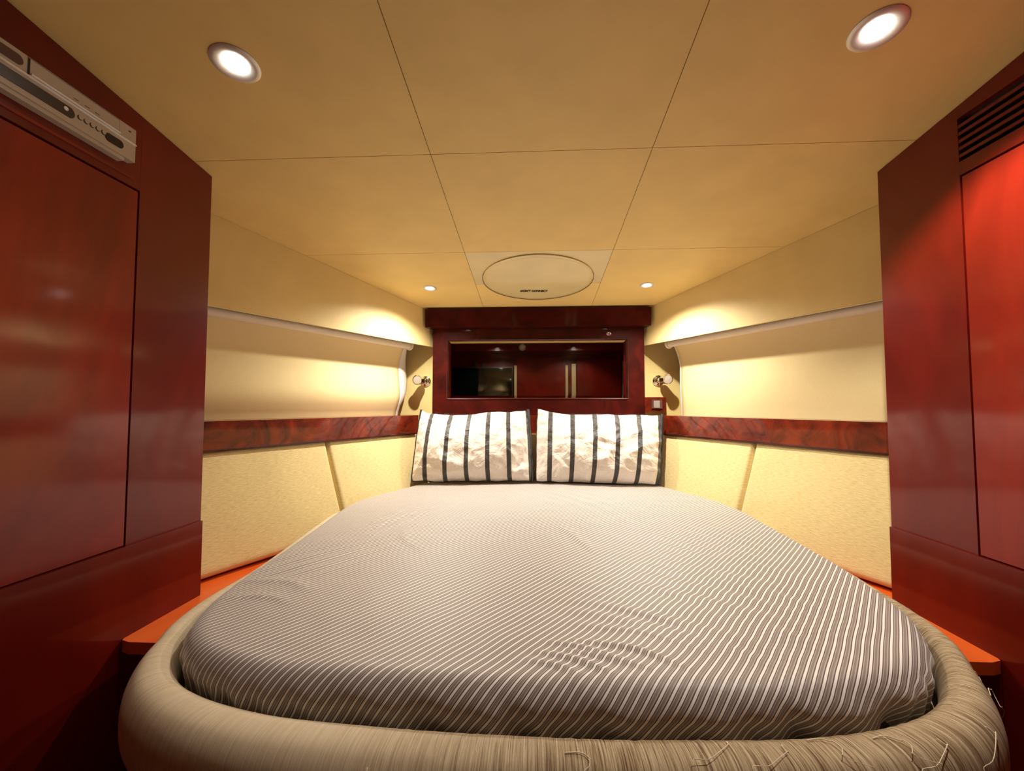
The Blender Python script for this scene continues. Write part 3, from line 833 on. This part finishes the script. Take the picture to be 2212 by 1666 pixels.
# ------------------------------------------------------------------ back cushions
def cushion(s, y0, y1, label):
    """padded panel leaning inward towards its foot; y measured along the rail line"""
    nin = Vector((-s*0.915, -0.404, 0)); along = Vector((-s*0.442, 1, 0)).normalized()
    P0 = Vector((s*rail_x(y0), y0, 0)); P1 = Vector((s*rail_x(y1), y1, 0)); L = (P1-P0).length
    e_top, e_bot = 1.0415, 0.642; H = e_top-e_bot
    nu, nv_ = 46, 30; g_ = 0.0015
    vs_ = []; uvs = []; fs = []
    T = 0.060
    def prof_in(v): return -0.012+0.142*(1-v)**1.05
    def edge(t, d, r):
        q = min(t, d-t)
        if q >= r: return 1.0
        u = max(0.0, q/r); return math.sqrt(max(0, 1-(1-u)**2))
    def coord(i, n, d):
        # denser near ends
        t = i/n; t = 0.5-0.5*math.cos(PI*t); return t*d
    for layer in (0, 1):
        for j in range(nv_+1):
            zv = coord(j, nv_, H)
            for i in range(nu+1):
                u = g_+coord(i, nu, L-2*g_)
                pf = (0.50+0.50*edge(u-g_, L-2*g_, 0.015))*(edge(zv, H, 0.026) if zv < H/2 else 0.80+0.20*edge(zv, H, 0.012))
                th = (-T+0.040*0+T*pf) if layer == 0 else -T-0.004
                bul = 0.006*math.sin(PI*u/L)*math.sin(PI*zv/H)+0.0015*noise.noise(Vector((u*7, zv*7, s*2+y0)))
                p = P0+along*u+nin*(prof_in(zv/H)+th+(bul if layer == 0 else 0))
                # corner radius in outline: pull corners
                vs_.append((p.x, p.y, e_bot+zv)); uvs.append((u, zv))
    W_ = nu+1; off = W_*(nv_+1)
    for j in range(nv_):
        for i in range(nu):
            a = j*W_+i; fs.append((a, a+1, a+W_+1, a+W_)); fs.append((off+a, off+a+W_, off+a+W_+1, off+a+1))
    for i in range(nu):
        a = i; fs.append((a, off+a, off+a+1, a+1)); a = nv_*W_+i; fs.append((a, a+1, off+a+1, off+a))
    for j in range(nv_):
        a = j*W_; fs.append((a, a+W_, off+a+W_, off+a)); a = j*W_+nu; fs.append((a, off+a, off+a+W_, a+W_))
    o = pydata('back_cushion', vs_, fs, M['cushion'], None, True, uvs)
    bm = bmesh.new(); bm.from_mesh(o.data); bmesh.ops.recalc_face_normals(bm, faces=bm.faces); bm.to_mesh(o.data); bm.free()
    tag(o, label, 'cushion', 'padded back cushions under the side rails'); return o
cushion(-1, 1.275, 1.925, 'long cream fabric back cushion on the left, beside the wardrobe')
cushion(-1, 1.928, 2.50, 'short cream fabric back cushion on the left, next to the pillow')
cushion(1, 1.34, 1.955, 'long cream fabric back cushion on the right, beside the wardrobe')
cushion(1, 1.958, 2.50, 'short cream fabric back cushion on the right, next to the pillow')
hc_ = box('head_cushion', (-0.60, 2.455, 0.81), (0.60, 2.50, 1.040), M['cushion'], None, 0.015, 4)
tag(hc_, 'cream fabric cushion hidden behind the two striped pillows', 'cushion')

# ------------------------------------------------------------------ pillows
def pillow(name_label, mat, BL, BR, TR, TL, thick, seed, sag, ears):
    e = empty('pillow', ((BL[0]+BR[0])/2, BL[1], 0.795)); tag(e, name_label, 'pillow', 'striped pillows at the head of the bed')
    BL, BR, TR, TL = map(Vector, (BL, BR, TR, TL))
    nu, nv_ = 110, 80
    nrm = (BR-BL).cross(TL-BL).normalized()
    if nrm.y > 0: nrm = -nrm
    vs_ = []; uvs = []; fs = []
    def S(u, v):
        p = (BL.lerp(BR, u)).lerp(TL.lerp(TR, u), v)
        # concave outline
        p = p+Vector((0, 0, -1))*sag*(math.sin(PI*u)**0.8)*v**3*(0.8+0.35*math.sin(u*5+seed))
        p = p+Vector((1, 0, 0))*(0.012*math.sin(PI*v)*((1-u)**4*1.0-(u)**4*1.0)*-0.2)
        w_ = 0.004*noise.noise(Vector((u*9, v*9, seed)))
        edge_ = (abs(2*u-1)**6+abs(2*v-1)**6)
        p.z += w_*min(1, edge_)*1.6; p.x += 0.6*w_*min(1, edge_)
        return p
    def bulge(u, v):
        a = max(0, 1-abs(2*u-1)**2.6); b_ = max(0, 1-abs(2*v-1)**2.2)
        t = (a**0.55)*(b_**0.55)
        return t
    def creases(u, v):
        h = 0.0
        pu = Vector((u*4.2+0.8*noise.noise(Vector((u*2, v*2, seed+3))), v*2.6, seed))
        rn = noise.noise(pu*1.2); h += 0.028*(0.35-abs(rn))
        r2 = noise.noise(Vector((u*9+v*5, v*6-u*3, seed+9))); h += 0.011*(0.3-abs(r2))
        r3 = noise.noise(Vector((u*20, v*13, seed+19))); h += 0.0022*r3
        # puckers radiating from the seams
        be = 1-min(1, bulge(u, v)*1.15)
        h += 0.004*be*math.sin(u*60+3*math.sin(v*5+seed))*0.8+0.003*be*math.sin(v*46+seed)
        return h
    for layer in (0, 1):
        for j in range(nv_+1):
            v = 0.5-0.5*math.cos(PI*j/nv_)
            for i in range(nu+1):
                u = 0.5-0.5*math.cos(PI*i/nu)
                p = S(u, v); t = bulge(u, v)
                if layer == 0: q = p+nrm*(thick*t*(0.62+0.38*(1-v))+creases(u, v)*min(1, t*2.5))
                else: q = p-nrm*(thick*0.45*t)
                vs_.append(q); uvs.append((u, v))
    W_ = nu+1; off = W_*(nv_+1)
    for j in range(nv_):
        for i in range(nu):
            a = j*W_+i; fs.append((a, a+1, a+W_+1, a+W_)); fs.append((off+a, off+a+W_, off+a+W_+1, off+a+1))
    o = pydata('pillow_case', vs_, fs, mat, None, True, uvs)
    bm = bmesh.new(); bm.from_mesh(o.data); bmesh.ops.remove_doubles(bm, verts=bm.verts, dist=1e-5); bm.to_mesh(o.data); bm.free()
    put(o, e)
    o.data.polygons.foreach_set('use_smooth', [True]*len(o.data.polygons))
    # dark piping down the side seams and along the bottom
    for (u0, w0) in ears:
        pts = [S(u0, 0.5-0.5*math.cos(PI*k/40))+nrm*0.002 for k in range(41)]
        tube('piping', pts, w0, M['piping'], o, 8)
    pts = [S(0.5-0.5*math.cos(PI*k/60), 0.0)+nrm*0.002 for k in range(61)]
    tube('piping', pts, 0.0035, M['piping'], o, 8)
    return e
pillow('striped pillow on the left, black bands on white, top sagging', M['pillow_a'],
       (-0.668, 2.30, 0.800), (-0.030, 2.30, 0.806), (-0.052, 2.43, 1.180), (-0.655, 2.43, 1.178), 0.115, 1.3, 0.045, ((0.0, 0.006), (1.0, 0.009)))
pillow('striped pillow on the right, black bands on white, leaning on the headboard', M['pillow_b'],
       (-0.008, 2.30, 0.806), (0.625, 2.30, 0.796), (0.680, 2.43, 1.150), (0.000, 2.43, 1.182), 0.115, 7.7, 0.028, ((0.0, 0.003), (1.0, 0.010)))
